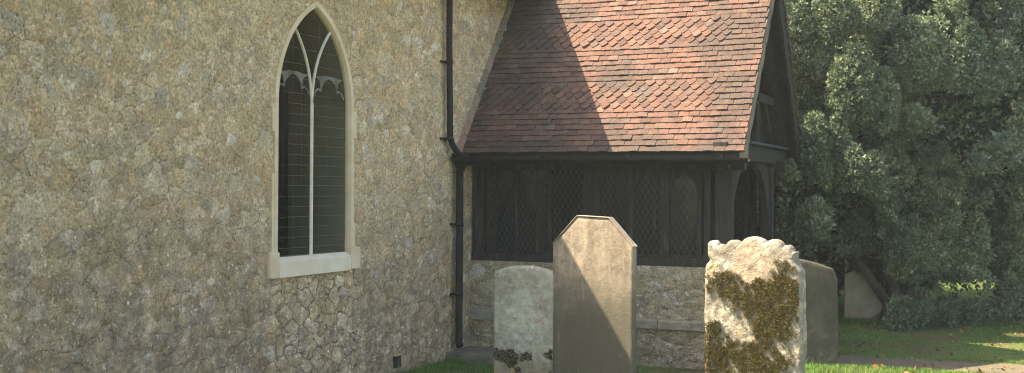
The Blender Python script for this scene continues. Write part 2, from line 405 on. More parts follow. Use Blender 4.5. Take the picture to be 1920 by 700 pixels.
# brick path leading to the porch
v, f = sheet(np.linspace(2.2, 14, 60), np.linspace(.15, 1.95, 12), lambda x, y: -.11+.006+.004*fbm(x, y, 2))
o = mesh('path', v, f, M['path'], smooth=True); o['kind'] = 'structure'

# ------------------------------------------------------------------ church
church = thing('stone_church', 'ragstone church wall with tall pointed two-light window', 'church')
QC, HW, SPR, APX = -2.705, .531, 2.265, 3.065     # window axis, half width, springing, apex
RISE = APX-SPR; RAD = (HW*HW+RISE*RISE)/(2*HW)
def arch_pts(hw, n=14, z0=SPR, off=0.0):
    """pointed arch, offset outward by off, from left springer over apex to right springer"""
    r = RAD+off; c = RAD-HW          # centre distance beyond axis
    pts = []
    amax = math.acos(c/r)
    for i in range(n+1):
        a = amax*i/n
        pts.append((QC+c-r*math.cos(a), z0+r*math.sin(a)))
    return pts+[(2*QC-x, z) for x, z in pts[-2::-1]]
def outline(off, zb):
    a = arch_pts(HW, 14, SPR, off)
    return [(a[0][0], zb)]+a+[(a[-1][0], zb)]
def inside(q, z, off, zb):
    r = RAD+off; c = RAD-HW; dq = np.abs(q-QC)
    return (z > zb) & (((z <= SPR) & (dq < HW+off)) | ((z > SPR) & ((dq+c)**2+(z-SPR)**2 < r*r)))
qs = np.arange(-8.2, .50+1e-6, .0217); qs = np.append(qs[qs < .27], [.27, .3]); zs = np.arange(-.35, 3.86, .0217)
Qg, Zg = np.meshgrid(qs, zs, indexing='ij')
ny = len(zs); i = (np.arange(len(qs)-1)[:, None]*ny+np.arange(ny-1)[None, :])
qc = (Qg[:-1, :-1]+Qg[1:, 1:])/2; zc = (Zg[:-1, :-1]+Zg[1:, 1:])/2
hole = inside(qc, zc, .032, .98) | ((np.abs(qc+1.315) < .075) & (np.abs(zc-.0) < .055))
keep = ~hole
f = np.stack([i, i+ny, i+ny+1, i+1], -1)[keep]
mesh('wall', np.stack([0*Qg, Qg, Zg], -1).reshape(-1, 3), f, M['wall'], church, smooth=True)
# wall beyond the porch corner (seen over the porch roof), stops under the eaves
qs2 = np.concatenate([np.arange(.3, 3.6, .025), [3.8, 5, 7, 9.5]]); Q2, Z2 = np.meshgrid(qs2, np.arange(-.35, 3.86, .025), indexing='ij')
n2 = Q2.shape[1]; i2 = (np.arange(len(qs2)-1)[:, None]*n2+np.arange(n2-1)[None, :])
mesh('wall', np.stack([0*Q2, Q2, Z2], -1).reshape(-1, 3), np.stack([i2, i2+n2, i2+n2+1, i2+1], -1).reshape(-1, 4), M['wall'], church, smooth=True)
b = MB()
b.box((-.75, -8.2, -.35), (-.05, -3.5, 3.8)); b.box((-.75, -1.93, -.35), (-.05, 9.5, 3.8))
b.box((-.75, -3.5, -.35), (-.05, -1.93, .80)); b.box((-.75, -3.5, 3.3), (-.05, -1.93, 3.8))
b.box((-7.6, -8.2, -.35), (-6.9, 9.5, 3.8)); 
b.prism([(-7.6, -.35), (0.0, -.35), (0.0, 3.8), (-3.8, 8.2), (-7.6, 3.8)], -8.3, -8.2, 1)
b.prism([(-7.6, -.35), (-.01, -.35), (-.01, 3.8), (-3.8, 8.2), (-7.6, 3.8)], 9.5, 9.6, 1)
b.box((-6.9, -8.2, -.3), (-.75, 9.5, -.1)); b.box((-6.9, -8.2, 3.9), (-.75, 9.5, 3.95))
b.build('inner_wall', M['plaster'], church)
b = MB()  # nave roof
b.prism([(.42, 3.80), (-3.8, 8.45), (-8.05, 3.80), (-8.05, 3.72), (-3.8, 8.33), (.42, 3.72)][::-1], -8.6, 9.8, 1)
b.build('roof', M['tile'], church)
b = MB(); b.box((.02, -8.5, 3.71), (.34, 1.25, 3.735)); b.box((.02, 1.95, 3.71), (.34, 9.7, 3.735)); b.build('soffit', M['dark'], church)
b = MB(); b.tube([(.415, -8.5, 3.79), (.415, 1.40, 3.79)], .045, 12); b.build('gutter', M['iron'], church, True)
# tower added out of view beyond the nave to shade the lawn
b = MB(); b.box((-7.2, .35, -.3), (-3.0, 2.18, 12.0)); b.box((-7.3, .25, 8.2), (-2.93, 2.26, 8.34))
for k in range(6): b.box((-7.2+k*.77, .35, 12.0), (-7.2+k*.77+.35, 2.18, 12.35))
b.build('shade_tower', M['wall_plain'], church)

# window
win = MB()
io = outline(0, 1.055); oo = outline(.056, 1.055); n = len(io)
vv = [(0.016, q, z) for q, z in oo]+[(0.016, q, z) for q, z in outline(.012, 1.055)]+[(-.012, q, z) for q, z in outline(0, 1.055)]+[(-.045, q, z) for q, z in outline(0, 1.055)]+[(-.02, q, z) for q, z in oo]
ff = []
for k in range(n-1):
    for a, c in ((0, 1), (1, 2), (2, 3)): ff.append((a*n+k, a*n+k+1, c*n+k+1, c*n+k))
    ff.append((4*n+k, 4*n+k+1, k+1, k))
surround = mesh('window', vv, ff, M['ashlar'], church)
b = MB()   # quoins let into the rubble at different heights, on each side
for sgn, z0, z1, w in ((-1, 1.72, 1.20, .028), (-1, 2.26, 2.04, .028), (-1, 1.21, 1.725, .03), (1, 1.25, 1.98, .014), (1, 2.03, 2.27, .035)):
    pass
for sgn, z0, z1, w in ((-1, 2.035, 2.25, .030), (-1, 1.10, 1.715, .030), (1, 2.03, 2.26, .045), (1, 1.10, 1.30, .03)):
    q0 = QC+sgn*(HW+.057); q1 = q0+sgn*w
    MB().box((-.02, min(q0, q1), z0), (.0155, max(q0, q1), z1)).build('quoin', M['ashlar'], surround, bev=.004)
b = MB()
b.prism([(-.02, .905), (.03, .905), (.028, 1.03), (-.02, 1.062), (-.14, 1.062), (-.14, .905)], QC-HW+.0, QC+HW-.0, 1)
b.build('sill', M['sillstone'], surround, bev=.004)
b = MB()
MB().box((-.02, QC-HW-.128, .905), (.0305, QC-HW-.001, 1.105)).build('sill_block', M['ashlar'], surround, bev=.008)
MB().box((-.02, QC+HW+.001, .912), (.0305, QC+HW+.155, 1.10)).build('sill_block', M['ashlar'], surround, bev=.008)
def ribbon(pts, w, d0, d1, bb):
    """a moulded bar of width w that follows pts (q,z), from depth d0 to d1"""
    n = len(pts); L = []; Rr = []
    for i in range(n):
        a = Vector(pts[max(i-1, 0)]); c = Vector(pts[min(i+1, n-1)]); t = (c-a).normalized(); nn = Vector((-t.y, t.x))
        ww = w[i] if isinstance(w, list) else w
        L.append(Vector(pts[i])+nn*ww/2); Rr.append(Vector(pts[i])-nn*ww/2)
    fr = .4
    V = []
    for i in range(n):
        p = Vector(pts[i]); l, r = L[i], Rr[i]; li = p+(l-p)*fr; ri = p+(r-p)*fr
        V += [(d0, l.x, l.y), (d1, li.x, li.y), (d1, ri.x, ri.y), (d0, r.x, r.y), (d0-.008, r.x, r.y), (d0-.008, l.x, l.y)]
    F = []
    for i in range(n-1):
        for k in range(6): F.append((i*6+k, i*6+(k+1) % 6, (i+1)*6+(k+1) % 6, (i+1)*6+k))
    F += [tuple(range(6))[::-1], tuple(range((n-1)*6, n*6))]
    bb.add(V, F)
b = MB(); ribbon([(QC-.03, 1.055), (QC-.03, 1.6), (QC-.03, SPR+.03)], .029, -.014, -.002, b)
b.build('mullion', M['mull'], surround)
b = MB(); c = RAD-HW
for sgn in (-1, 1):
    pts = []
    for i in range(16):
        a = i/15*math.asin(min(1, .632/RAD)); x = RAD*(1-math.cos(a))
        pts.append((QC-.03+sgn*x, SPR+RAD*math.sin(a)))
    ribbon(pts, .018, -.016, -.005, b)
b.build('tracery', M['mull'], surround)
b = MB()
for cq in (QC-.285, QC+.245):
    hw = .235
    lft = [(-hw, 2.355), (-.205, 2.395), (-.165, 2.415), (-.125, 2.405), (-.115, 2.44), (-.075, 2.48), (-.03, 2.505), (0, 2.512)]
    for sx in (1, -1):
        ribbon([(cq+x*sx, z) for x, z in lft], [.022, .018, .022, .030, .014, .013, .013, .013], -.026, -.020, b)
        b.prism([(cq, 2.520), (cq+sx*.07, 2.495), (cq+sx*.13, 2.43), (cq+sx*.145, 2.485), (cq+sx*.22, 2.522), (cq+sx*.14, 2.520), (cq+sx*.04, 2.535), (cq, 2.53)][::-sx], -.031, -.024, 0)
b.build('cusp', M['trac'], surround)
gv = [(-.036, q, z) for q, z in outline(0.002, 1.05)]
mesh('pane', gv, [tuple(range(len(gv)))], M['glass'], surround)
b = MB()
z = 1.13; k = 0
while z < 2.95:
    dq = HW if z < SPR else math.sqrt(max(0, RAD**2-(z-SPR)**2))-c
    b.bar((-.033, QC-dq, z+random.uniform(-.004, .004)), (-.033, QC+dq, z+random.uniform(-.004, .004)), .0024)
    z += .082 if z < 2.3 else .12
for q in (-.40, -.27, -.15, .11, .24, .37):
    zt = SPR+math.sqrt(RAD**2-(abs(q)+c)**2)
    b.bar((-.034, QC+q, 1.06), (-.034, QC+q, zt), .0014)
b.build('guard_wire', M['wire'], surround)
# splayed reveals inside
i0 = outline(0.0, 1.05); i1 = [(QC+(q-QC)*1.38, 1.05+(z-1.05)*1.06-(.16 if z < 1.1 else 0)) for q, z in i0]
vv = [(-.045, q, z) for q, z in i0]+[(-.75, q, z) for q, z in i1]; n = len(i0)
mesh('reveal', vv, [(k, (k+1) % n, (k+1) % n+n, k+n) for k in range(n)], M['plaster'], surround)
# air brick
b = MB(); b.box((-.048, -1.40, -.065), (-.036, -1.23, .06)); b.build('air_vent', M['dark'], church)
# rainwater pipe
pipe = MB()
pipe.tube([(.07, -.40, 3.72), (.07, -.40, 3.0), (.07, -.37, 2.12), (.075, -.345, 2.06), (.085, -.26, 1.975), (.09, -.19, 1.935)], .031, 12)
dp = pipe.build('downpipe', M['iron'], church, True)
for z in (2.86, 2.1):
    b = MB(); b.tube([(.07, -.395, z-.018), (.07, -.395, z+.018)], .038, 12); b.box((-.01, -.47, z-.01), (.035, -.32, z+.01)); b.build('bracket', M['iron'], dp, True)
for z in (1.25, .55):
    b = MB(); b.tube([(.08, -.165, z-.018), (.08, -.165, z+.018)], .042, 12); b.box((-.01, -.24, z-.01), (.045, -.09, z+.01)); b.build('bracket', M['iron'], dp, True)
b = MB()
V = []
for (z, w) in ((1.96, .085), (1.90, .088), (1.87, .075), (1.80, .038), (1.77, .034)):
    V += [(.09-w*.7, -.165-w, z), (.09+w*.7, -.165-w, z), (.09+w*.7, -.165+w, z), (.09-w*.7, -.165+w, z)]
b.add(V, [(k*4+j, (k*4+(j+1) % 4), (k+1)*4+(j+1) % 4, (k+1)*4+j) for k in range(4) for j in range(4)]+[(3, 2, 1, 0)][::-1]+[(16, 17, 18, 19)])
b.build('hopper', M['iron'], dp)
b = MB(); b.tube([(.08, -.165, 1.80), (.08, -.165, .06), (.10, -.175, .02)], .037, 12); b.build('lower_pipe', M['iron'], dp, True)
b = MB()
st = thing('drain_step', 'low stone step at the foot of the black downpipe', 'step', (.2, -.05, -.12))
b.box((-.2, -.27, -.06), (.35, .28, .10)); o = b.build('slab', M['slab'], st, bev=.015)

# ------------------------------------------------------------------ porch
porch = thing('church_porch', 'timber-framed porch with red clay tiled roof and dark leaded windows', 'porch')
TAN = 1.285; ANG = math.atan(TAN); ca, sa = math.cos(ANG), math.sin(ANG)
QR, ZE = 1.60, 1.945; ZR = ZE+TAN*QR; SL = QR/ca
PE = 2.915
def tile_roof(flip):
    g = .0728; tw = .104; th = .020
    V = []; F = []
    nc = int(SL/g)
    for i in range(nc+1):
        s0 = i*g; off = (i % 2)*tw/2+random.uniform(-.004, .004)
        zone = (8 <= i <= 12) or (20 <= i <= 24)
        wob = .004*math.sin(i*1.3)
        x = .035-off-tw
        while x < PE:
            w = tw+random.uniform(-.003, .003)-.0025
            a, c = max(x, .03), min(x+w, PE+random.uniform(-.006, .008))
            if c-a > .02:
                sc_ = zone and c < 2.62 and not flip
                if c-a < w*.8: sc_ = False
                L = g*1.75 if not sc_ else g*2.0; dz = random.gauss(0, .0016); ds = random.gauss(0, .0022)
                lift = .0165+random.uniform(-.002, .005); sk = random.gauss(0, .0028)
                if random.random() < .025: lift += .008; ds -= .006
                if sc_:
                    lo = [(0, .78*g), (.16, .46*g), (.36, .08*g), (.5, 0), (.64, .08*g), (.84, .46*g), (1, .78*g)]; lo = [(u, y-.28*g) for u, y in lo]
                else:
                    lo = [(0, 0), (.5, .0012), (1, 0)]
                up = [(1, L), (0, L)]
                ring = lo+up
                bow = random.uniform(.0008, .003)
                base = len(V); m = len(ring)
                for layer in (0, 1):
                    for u, y in ring:
                        px = a+(c-a)*u; ss = s0+y+ds+sk*(u-.5)+wob*(px/3)
                        hh = lift*(1-(y/L))+(.0 if layer == 0 else th)+dz+bow*(1-(2*u-1)**2)
                        # roof sags a little mid span
                        sag = -.012*math.sin(math.pi*min(max(px/PE, 0), 1))*math.sin(math.pi*min(max(ss/SL, 0), 1))
                        hh += sag+.012
                        q = ss*ca-hh*sa; z = ZE+ss*sa+hh*ca
                        if flip: q = 2*QR-q
                        V.append((px, q, z))
                top = tuple(range(base+m, base+2*m)); bot = tuple(range(base, base+m))[::-1]
                fs = [top, bot]+[(base+k, base+(k+1) % m, base+m+(k+1) % m, base+m+k) for k in range(m)]
                if flip: fs = [t[::-1] for t in fs]
                F += fs
            x += tw
    return V, F
V1, F1 = tile_roof(False); V2, F2 = tile_roof(True)
rt = mesh('tiled_roof', V1+V2, F1+[tuple(i+len(V1) for i in t) for t in F2], M['tile'], porch)
b = MB()
for k in range(11):
    p0 = .03+k*.263; pts = []
    for layer, rr in ((0, .085), (1, .10)):
        for e in (0, .257):
            for a in range(7): 
                t = math.pi*(.12+.76*a/6); pts.append((p0+e, QR-rr*math.cos(t), ZR-.03+rr*math.sin(t)+(.004 if k % 2 else 0)))
    F = []
    for a in range(6): F += [(a, a+1, 8+a, 7+a), (14+a+1, 14+a, 21+a, 21+a+1), ]
    for e in (0, 7):
        for a in range(6): F.append((e+a, e+a+1, 14+e+a+1, 14+e+a))
    F += [(0, 7, 21, 14), (6, 13, 27, 20)]
    b.add(pts, F)
b.build('ridge_tile', M['tile'], rt)
b = MB(); t = .03
b.prism([(-.0, ZE-.02), (QR, ZR-.02), (2*QR, ZE-.02), (2*QR-.02, ZE-.075), (QR, ZR-.085), (.02, ZE-.075)][::-1], .02, 2.86, 0)
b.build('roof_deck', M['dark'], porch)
# verge creasing on the church wall: sloping course of tile-bricks with mortar
b = MB(); s = 0.0
while s < SL-.02:
    l = random.uniform(.15, .21); e = min(s+l-.012, SL)
    P = lambda ss, h: (ss*ca-h*sa, ZE+ss*sa+h*ca)
    b.prism([P(s, .038), P(e, .038), P(e, .128), P(s, .128)][::-1], .0, .034+random.uniform(0, .004), 0); s += l
b.build('verge_course', M['verge'], porch)
b = MB(); b.prism([P(0, .02), P(SL, .02), P(SL, .038), P(0, .038)][::-1], .0, .046, 0)
for k in range(18):
    s = k*.15
b.prism([P(0, .0385), P(SL, .0385), P(SL, .124), P(0, .124)][::-1], .0, .028, 0)
b.build('mortar_fillet', M['lime'], porch)
# gutter along the near and the far eaves
for sgn, qq in ((1, -.055), (-1, 2*QR+.055)):
    b = MB(); n = 9; V = []
    for pe in (-.06, 2.97):
        for layer, r in ((0, .045), (1, .038)):
            for a in range(n): 
                t = math.pi*(1+a/(n-1)); V.append((pe, qq+r*math.cos(t), 1.915+r*math.sin(t)-.010*(pe/3)))
    F = []
    for a in range(n-1): F += [(a, a+1, 2*n+a+1, 2*n+a), (n+a+1, n+a, 3*n+a, 3*n+a+1)]
    F += [(0, 2*n, 3*n, n), (n-1, 2*n-1, 4*n-1, 3*n-1)]
    b.add(V, F)
    for pe in (.0, .9, 1.8, 2.7): b.box((pe, min(qq, qq+sgn*.045), 1.863), (pe+.03, max(qq, qq+sgn*.06), 1.93))
    b.build('gutter', M['iron'], porch)
    b = MB(); q0 = .012 if sgn > 0 else 2*QR-.04
    b.box((.0, q0, 1.845), (2.86, q0+.028, 1.935)); b.build('fascia', M['oak'], porch)
b = MB(); b.prism([(-.012, 1.96), (.05, 1.975), (.055, 1.90), (-.01, 1.885)], 2.872, 2.945, 0)
b.build('kneeler', M['barge'], porch, bev=.004)
# bargeboards with cusped lower edges
for sgn in (1, -1):
    b = MB(); N = 60; top = []; bot = []
    for k in range(N+1):
        s = SL*k/N; cusp = .025*abs(math.sin(k/N*math.pi*7)); 
        for lst, h in ((top, -.012), (bot, -.165-cusp if sgn < 0 else -.125-cusp)):
            q, z = P(s, h)
            if q > QR: z -= (q-QR)*TAN*2; 
            q = q if sgn > 0 else 2*QR-q
            lst.append((q, z))
    V = [(p, *a) for p in (2.875, 2.905) for a in top+bot]; m = 2*(N+1); F = []
    for k in range(N):
        F += [(m+k, m+k+1, m+N+1+k+1, m+N+1+k), (k+1, k, N+1+k, N+1+k+1), (N+1+k, m+N+1+k, m+N+1+k+1, N+1+k+1), (k, k+1, m+k+1, m+k)]
    F += [(0, m, m+N+1, N+1), (N, 2*N+1, m+2*N+1, m+N)]
    b.add(V, F); b.build('bargeboard', M['barge'] if sgn > 0 else M['oak'], porch)
# the frame
def bx(name, a, c, mat='oak', bev=.006, par=None):
    o = MB().box(a, c).build(name, M[mat], par or porch, bev=bev); return o
def side(qf, qb, out):
    """one glazed side wall of the porch between planes qf (outer) and qb"""
    lo, hi = min(qf, qb), max(qf, qb)
    bx('sill_beam', (.016, lo-.012, .865), (2.74, hi+.012, .95)); bx('wall_plate', (.016, lo-.005, 1.80), (2.86, hi+.005, 1.945))
    for a, c in ((.018, .135), (1.233, 1.334), (2.40, 2.445), (2.576, 2.74)): bx('post', (a, lo, .95), (c, hi, 1.80))
    bx('post', (2.47, lo+.01, .95), (2.53, hi-.01, 1.80)); 
    qm = (lo+hi)/2
    lights = [(.135, .485), (.515, .86), (.89, 1.233), (1.400, 1.69), (1.76, 2.03), (2.12, 2.40)]
    for a, c in ((.485, .515), (.86, .89)): bx('mullion', (a, lo+.02, .95), (c, hi-.02, 1.80))
    for a, c in ((1.334, 1.400), (1.69, 1.76), (2.03, 2.12)): bx('mullion', (a, lo+.012, .95), (c, hi-.012, 1.80))
    for k, (a, c) in enumerate(lights):
        w = mesh('window', [(a, qm, .95), (c, qm, .95), (c, qm, 1.80), (a, qm, 1.80)], [(0, 1, 2, 3)], M['pglass'], porch)
        lb = MB(); dx, dz = .058, .098; qo = qm-out*.006
        for s in (-1, 1):
            t = -20
            while t < 40:
                # line x = a + t*dx + s*(z-.95)*dx/dz, clipped to the light
                pts = []
                z0, z1 = .95, 1.80
                x0 = a+t*dx; sl = s*dx/dz
                za, zb = z0, z1
                for xb, side_ in ((a, 0), (c, 1)):
                    zz = z0+(xb-x0)/sl
                    if (side_ == 0) == (s > 0): za = max(za, zz)
                    else: zb = min(zb, zz)
                if zb-za > .01:
                    lb.bar((x0+(za-z0)*sl, qo, za), (x0+(zb-z0)*sl, qo, zb), .0055, .004)
                t += 1
        lb.build('lead_lattice', M['lead'], w)
        if k > 2:   # pointed head of each light
            hb = MB(); n = 12; m = (a+c)/2; hwid = (c-a)/2; Rr = hwid*1.5
            arc = []
            for j in range(n+1):
                x = -hwid+2*hwid*j/n; ax = hwid-abs(x)
                zz = 1.56+math.sqrt(max(0, Rr**2-(Rr-ax)**2)); arc.append((m+x, min(zz, 1.79)))
            for j in range(n):
                hb.prism([(arc[j][0], arc[j][1]), (arc[j+1][0], arc[j+1][1]), (arc[j+1][0], 1.80), (arc[j][0], 1.80)], qm-.018, qm+.018, 1) if False else \
                hb.add([(arc[j][0], qm+e, arc[j][1]) for e in (-.018, .018)]+[(arc[j+1][0], qm+e, arc[j+1][1]) for e in (-.018, .018)] +
                       [(arc[j][0], qm+e, 1.80) for e in (-.018, .018)]+[(arc[j+1][0], qm+e, 1.80) for e in (-.018, .018)],
                       [(0, 2, 6, 4), (1, 5, 7, 3), (0, 1, 3, 2)])
            hb.build('tracery_head', M['oak'], w)
    MB().bar((1.98 if out > 0 else 1.9, lo+.005, 1.22), (1.98 if out > 0 else 1.9, lo+.005, 1.36), .012).build('latch', M['lead'], porch)
side(.27, .37, 1); side(2.42, 2.32, -1)
bx('post', (2.60, 2.24, -.1), (2.74, 2.42, 1.86)); bx('post', (2.60, .275, -.1), (2.742, .43, .86))
bx('tie_beam', (2.62, .0, 1.90), (2.76, 3.15, 2.06), bev=.01)
# curved braces of the entrance arch
for sgn in (1, -1):
    b = MB(); n = 14; inner = []; q0 = .43 if sgn > 0 else 2.24; W = .72
    V = []
    for k in range(n+1):
        t = math.pi/2*k/n; qq = q0+sgn*W*(1-math.cos(t)); z = 1.06+.80*math.sin(t)
        if k < n+1: V += [(pp, y, zz) for pp in (2.63, 2.70) for y, zz in ((qq, z), (q0+sgn*W*(1-math.cos(t))**2.6, min(1.90, z+.16*math.sin(t)+.02)))]
    F = []
    for k in range(n):
        a = k*4; F += [(a, a+4, a+5, a+1), (a+2, a+3, a+7, a+6), (a, a+2, a+6, a+4), (a+1, a+5, a+7, a+3)]
    b.add(V, F); b.build('curved_brace', M['oak'], porch)
# gable: rafters, collar, boards set back
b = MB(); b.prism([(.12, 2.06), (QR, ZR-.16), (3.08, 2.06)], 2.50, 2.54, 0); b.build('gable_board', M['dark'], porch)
b = MB(); b.bar((2.66, QR, 2.06), (2.66, QR, ZR-.15), .10); b.bar((2.66, .75, 2.60), (2.66, 2.45, 2.60), .10, .09)
b.build('king_post', M['oak'], porch)
for sgn in (1, -1):
    q0 = QR-sgn*(QR-.03); b = MB(); b.bar((2.70, q0, ZE-.12), (2.70, QR, ZR-.15), .12, .12); b.build('rafter', M['oak'], porch)
    b = MB(); b.bar((2.66, QR-sgn*.95, 2.06), (2.66, QR-sgn*.45, 2.62), .06, .05); b.build('strut', M['oak'], porch)
b = MB(); b.box((2.76, .85, 2.075), (2.80, 2.9, 2.10)); b.build('collar', M['lead'], porch)
# stone base walls
def dense_wall(name, p0, p1, q, z0, z1, mat, step=.02, depth=.3, sgn=1):
    ps = np.linspace(p0, p1, int((p1-p0)/step)+1); zz = np.linspace(z0, z1, int((z1-z0)/step)+1)
    A, B = np.meshgrid(ps, zz, indexing='ij'); n = len(zz)
    V = list(np.stack([A, 0*A+q, B], -1).reshape(-1, 3)); i = (np.arange(len(ps)-1)[:, None]*n+np.arange(n-1)[None, :])
    F = [tuple(t) for t in np.stack([i, i+n, i+n+1, i+1], -1).reshape(-1, 4).tolist()]
    k = len(V); V += [(p0, q, z0), (p1, q, z0), (p1, q, z1), (p0, q, z1), (p0, q+depth, z0), (p1, q+depth, z0), (p1, q+depth, z1), (p0, q+depth, z1)]
    F += [(k+1, k+5, k+6, k+2), (k+3, k+2, k+6, k+7), (k+4, k, k+3, k+7), (k+5, k+4, k+7, k+6)]
    return mesh(name, V, F, M[mat], porch)
dense_wall('base_wall', .0, 2.58, .255, .345, .866, 'dwarf')
M['plinth'] = simple('dressed_plinth', (.19, .175, .125), (.29, .265, .20), 9, bsc=18, bs=.9, bd=.02, c3=(.42, .40, .33), k3=.60)
b = MB()
for a, c in ((.0, .72), (.726, 1.42), (1.426, 2.03), (2.036, 2.62)): b.prism([(.20, .255), (.50, .255), (.50, .35), (.25, .35), (.20, .335)][::-1], a, c, 0)
b.build('plinth', M['plinth'], porch, bev=.006)
dense_wall('foundation', .0, 2.60, .222, -.3, .253, 'dwarf')
MB().box((0, 2.19, -.3), (2.58, 2.43, .866)).build('base_wall', M['wall_plain'], porch)
MB().box((0.0, .3, -.25), (2.85, 2.4, -.06)).build('floor', M['slab'], porch)
# door into the nave inside the porch
dr = MB(); dr.prism([(.9, -.06), (1.9, -.06), (1.9, 1.3), (1.4, 1.85), (.9, 1.3)], .03, .07, 0); dr.build('door', M['oak'], porch)

# ------------------------------------------------------------------ headstones
def slab(name, width, thick, us, hfun, mat, par, xl=None, xr=None, nz=60, rough=.006, edge=.012, seed=0, ny=5, bot=-.25, amp_edge=0.0):
    """upright grave slab: x across, y thickness (front at -y), z up"""
    nu = len(us); H = np.array([hfun(u) for u in us])
    ts = np.linspace(0, 1, nz)
    def surf(side_):
        U, T = np.meshgrid(us, ts, indexing='ij'); Z = bot+(H[:, None]-bot)*T
        XL = -width/2+(xl(Z) if xl else 0*Z); XR = width/2+(xr(Z) if xr else 0*Z)
        X = XL+(XR-XL)*U
        dx = np.minimum((X-XL), (XR-X)); dzt = (H[:, None]-Z); de = np.minimum(dx, dzt)
        back = edge*(1-np.clip(de/edge, 0, 1))**2
        n = rough*2*(fbm(X+seed, Z, 7)+.5*fbm(X+seed*2+side_, Z, 22))
        Y = side_*(thick/2-back+n*np.clip(de/(edge*1.5), 0, 1))
        X = X+amp_edge*fbm(Z+seed, X, 14)*(np.abs(U-.5)*2)**6
        Z = Z+amp_edge*fbm(X+seed, Z*0+side_*.1, 16)*T**10
        return np.stack([X, Y, Z], -1)
    A = surf(-1); B = surf(1); V = np.concatenate([A.reshape(-1, 3), B.reshape(-1, 3)]); N = nu*nz
    idx = lambda i, j, s: s*N+i*nz+j
    F = []
    i = (np.arange(nu-1)[:, None]*nz+np.arange(nz-1)[None, :]); q = np.stack([i, i+nz, i+nz+1, i+1], -1).reshape(-1, 4)
    F = [q, q[:, ::-1]+N]
    j = np.arange(nz-1); F.append(np.stack([j, j+1, j+1+N, j+N], -1)); a = (nu-1)*nz
    F.append(np.stack([a+j, a+j+N, a+j+1+N, a+j+1], -1))
    k = np.arange(nu-1)*nz+nz-1; F.append(np.stack([k, k+nz, k+nz+N, k+N], -1))
    return mesh(name, V, np.concatenate(F), mat, par, smooth=False)
def tufts(name, pts, nrm, mat, par, size=.014, n=3, up=.3):
    """little moss sprigs at pts"""
    P = np.repeat(pts, n, 0); m = len(P)
    d = rng.normal(size=(m, 3)); d /= np.linalg.norm(d, axis=1)[:, None]
    d = d*.75+np.array(nrm)+np.array([0, 0, up]); d /= np.linalg.norm(d, axis=1)[:, None]
    s = rng.normal(size=(m, 3)); s = np.cross(s, d); s /= np.linalg.norm(s, axis=1)[:, None]
    L = size*rng.uniform(.5, 1.4, (m, 1)); W = L*.22
    P = P+rng.normal(size=(m, 3))*size*.25
    V = np.stack([P-s*W, P+s*W, P+d*L], 1).reshape(-1, 3)
    return mesh(name, V, np.arange(len(V)).reshape(-1, 3), mat, par)
RZ = 0.0
def scatter(wd, z0, z1, n, fn, y):
    x = rng.uniform(-wd, wd, n*8); z = rng.uniform(z0, z1, n*8); k = fn(x, z); x, z = x[k][:n], z[k][:n]
    return np.stack([x, 0*x+y, z], -1)

# tall brown stone
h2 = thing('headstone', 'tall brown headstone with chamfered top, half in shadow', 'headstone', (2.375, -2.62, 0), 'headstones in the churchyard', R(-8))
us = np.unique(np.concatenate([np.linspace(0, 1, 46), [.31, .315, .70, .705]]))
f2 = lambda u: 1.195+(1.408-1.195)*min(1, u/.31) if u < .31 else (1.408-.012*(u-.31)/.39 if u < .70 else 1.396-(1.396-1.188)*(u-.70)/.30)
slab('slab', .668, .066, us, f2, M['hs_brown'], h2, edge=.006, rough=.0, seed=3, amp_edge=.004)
b = MB()   # thin coping line of the chamfers
ptsx = [(-.336, 1.195), (-.128, 1.410), (.134, 1.399), (.337, 1.190)]
for (a, c) in zip(ptsx, ptsx[1:]):
    b.bar((a[0], -.0, a[1]), (c[0], -.0, c[1]), .078, .006)
b.build('coping', M['hs_brown'], h2, bev=.003)
# short pale stone
h1 = thing('headstone', 'short pale grey headstone with a dark moss band, in shade', 'headstone', (1.80, -2.56, 0), 'headstones in the churchyard', R(-2))
us = np.linspace(0, 1, 50)
def f1(u):
    t = (u-.5)/.5
    return .965+.055*max(0, 1-abs(t)**2.4) if abs(t) < .985 else .95
slab('slab', .50, .09, us, f1, M['hs_pale'], h1, edge=.010, rough=.007, seed=11, amp_edge=.008)
def m1(x, z):
    c = .345+.01*np.sin(x*20); w = .030+.045*vn(x+3, z, 14)*(vn(x, z*0, 9) > .28)
    band = (np.abs(z-c+.02) < w) & ((x < .08) | (vn(x, z, 18) > .5)); pt = ((x+.035)**2+(z-.215)**2 < .034**2*(1+fbm(x, z, 30)))
    dr = (np.abs(x+.12-.2*fbm(z, x, 9)) < .05) & (z > .24) & (z < .33) & (vn(x, z, 30) > .55)
    rt = (x > .215) & (z < .40) & (vn(x, z, 16) > .35)
    return band | pt | dr | rt
tufts('moss', scatter(.25, .1, .45, 1000, m1, -.047), (0, -1, 0), M['mossd'], h1, .013)
# mossy scalloped stone
h3 = thing('headstone', 'weathered headstone with scalloped top, orange moss and white lichen', 'headstone', (3.785, -3.645, 0), 'headstones in the churchyard', R(-9))
def f3(u):
    lob = [(.055, .068, 1.285), (.165, .06, 1.265), (.30, .10, 1.292), (.53, .145, 1.318), (.755, .105, 1.305), (.905, .062, 1.272)]
    z = 1.235
    for c_, w, t in lob:
        d = abs(u-c_)/w
        if d < 1.05: z = max(z, t-.065+.065*math.sqrt(max(0, 1.1-d*d)))
    if u > .96: z = min(z, 1.27-.9*(u-.96))
    return z
def xl3(Z): return .022*np.exp(-((Z-1.165)/.02)**2)+.012*sm(1.12, 1.2, Z)-.004*np.sin(Z*9)
def xr3(Z): return -.052*sm(1.10, 1.20, Z)-.02*sm(.9, 1.1, Z)*0+.006*np.sin(Z*11)
us = np.linspace(0, 1, 110)
slab('slab', .625, .11, us, f3, M['hs_moss'], h3, xl=xl3, xr=xr3, nz=170, edge=.022, rough=.009, seed=5, amp_edge=.012)
K = .0033  # metres per photo pixel on this stone
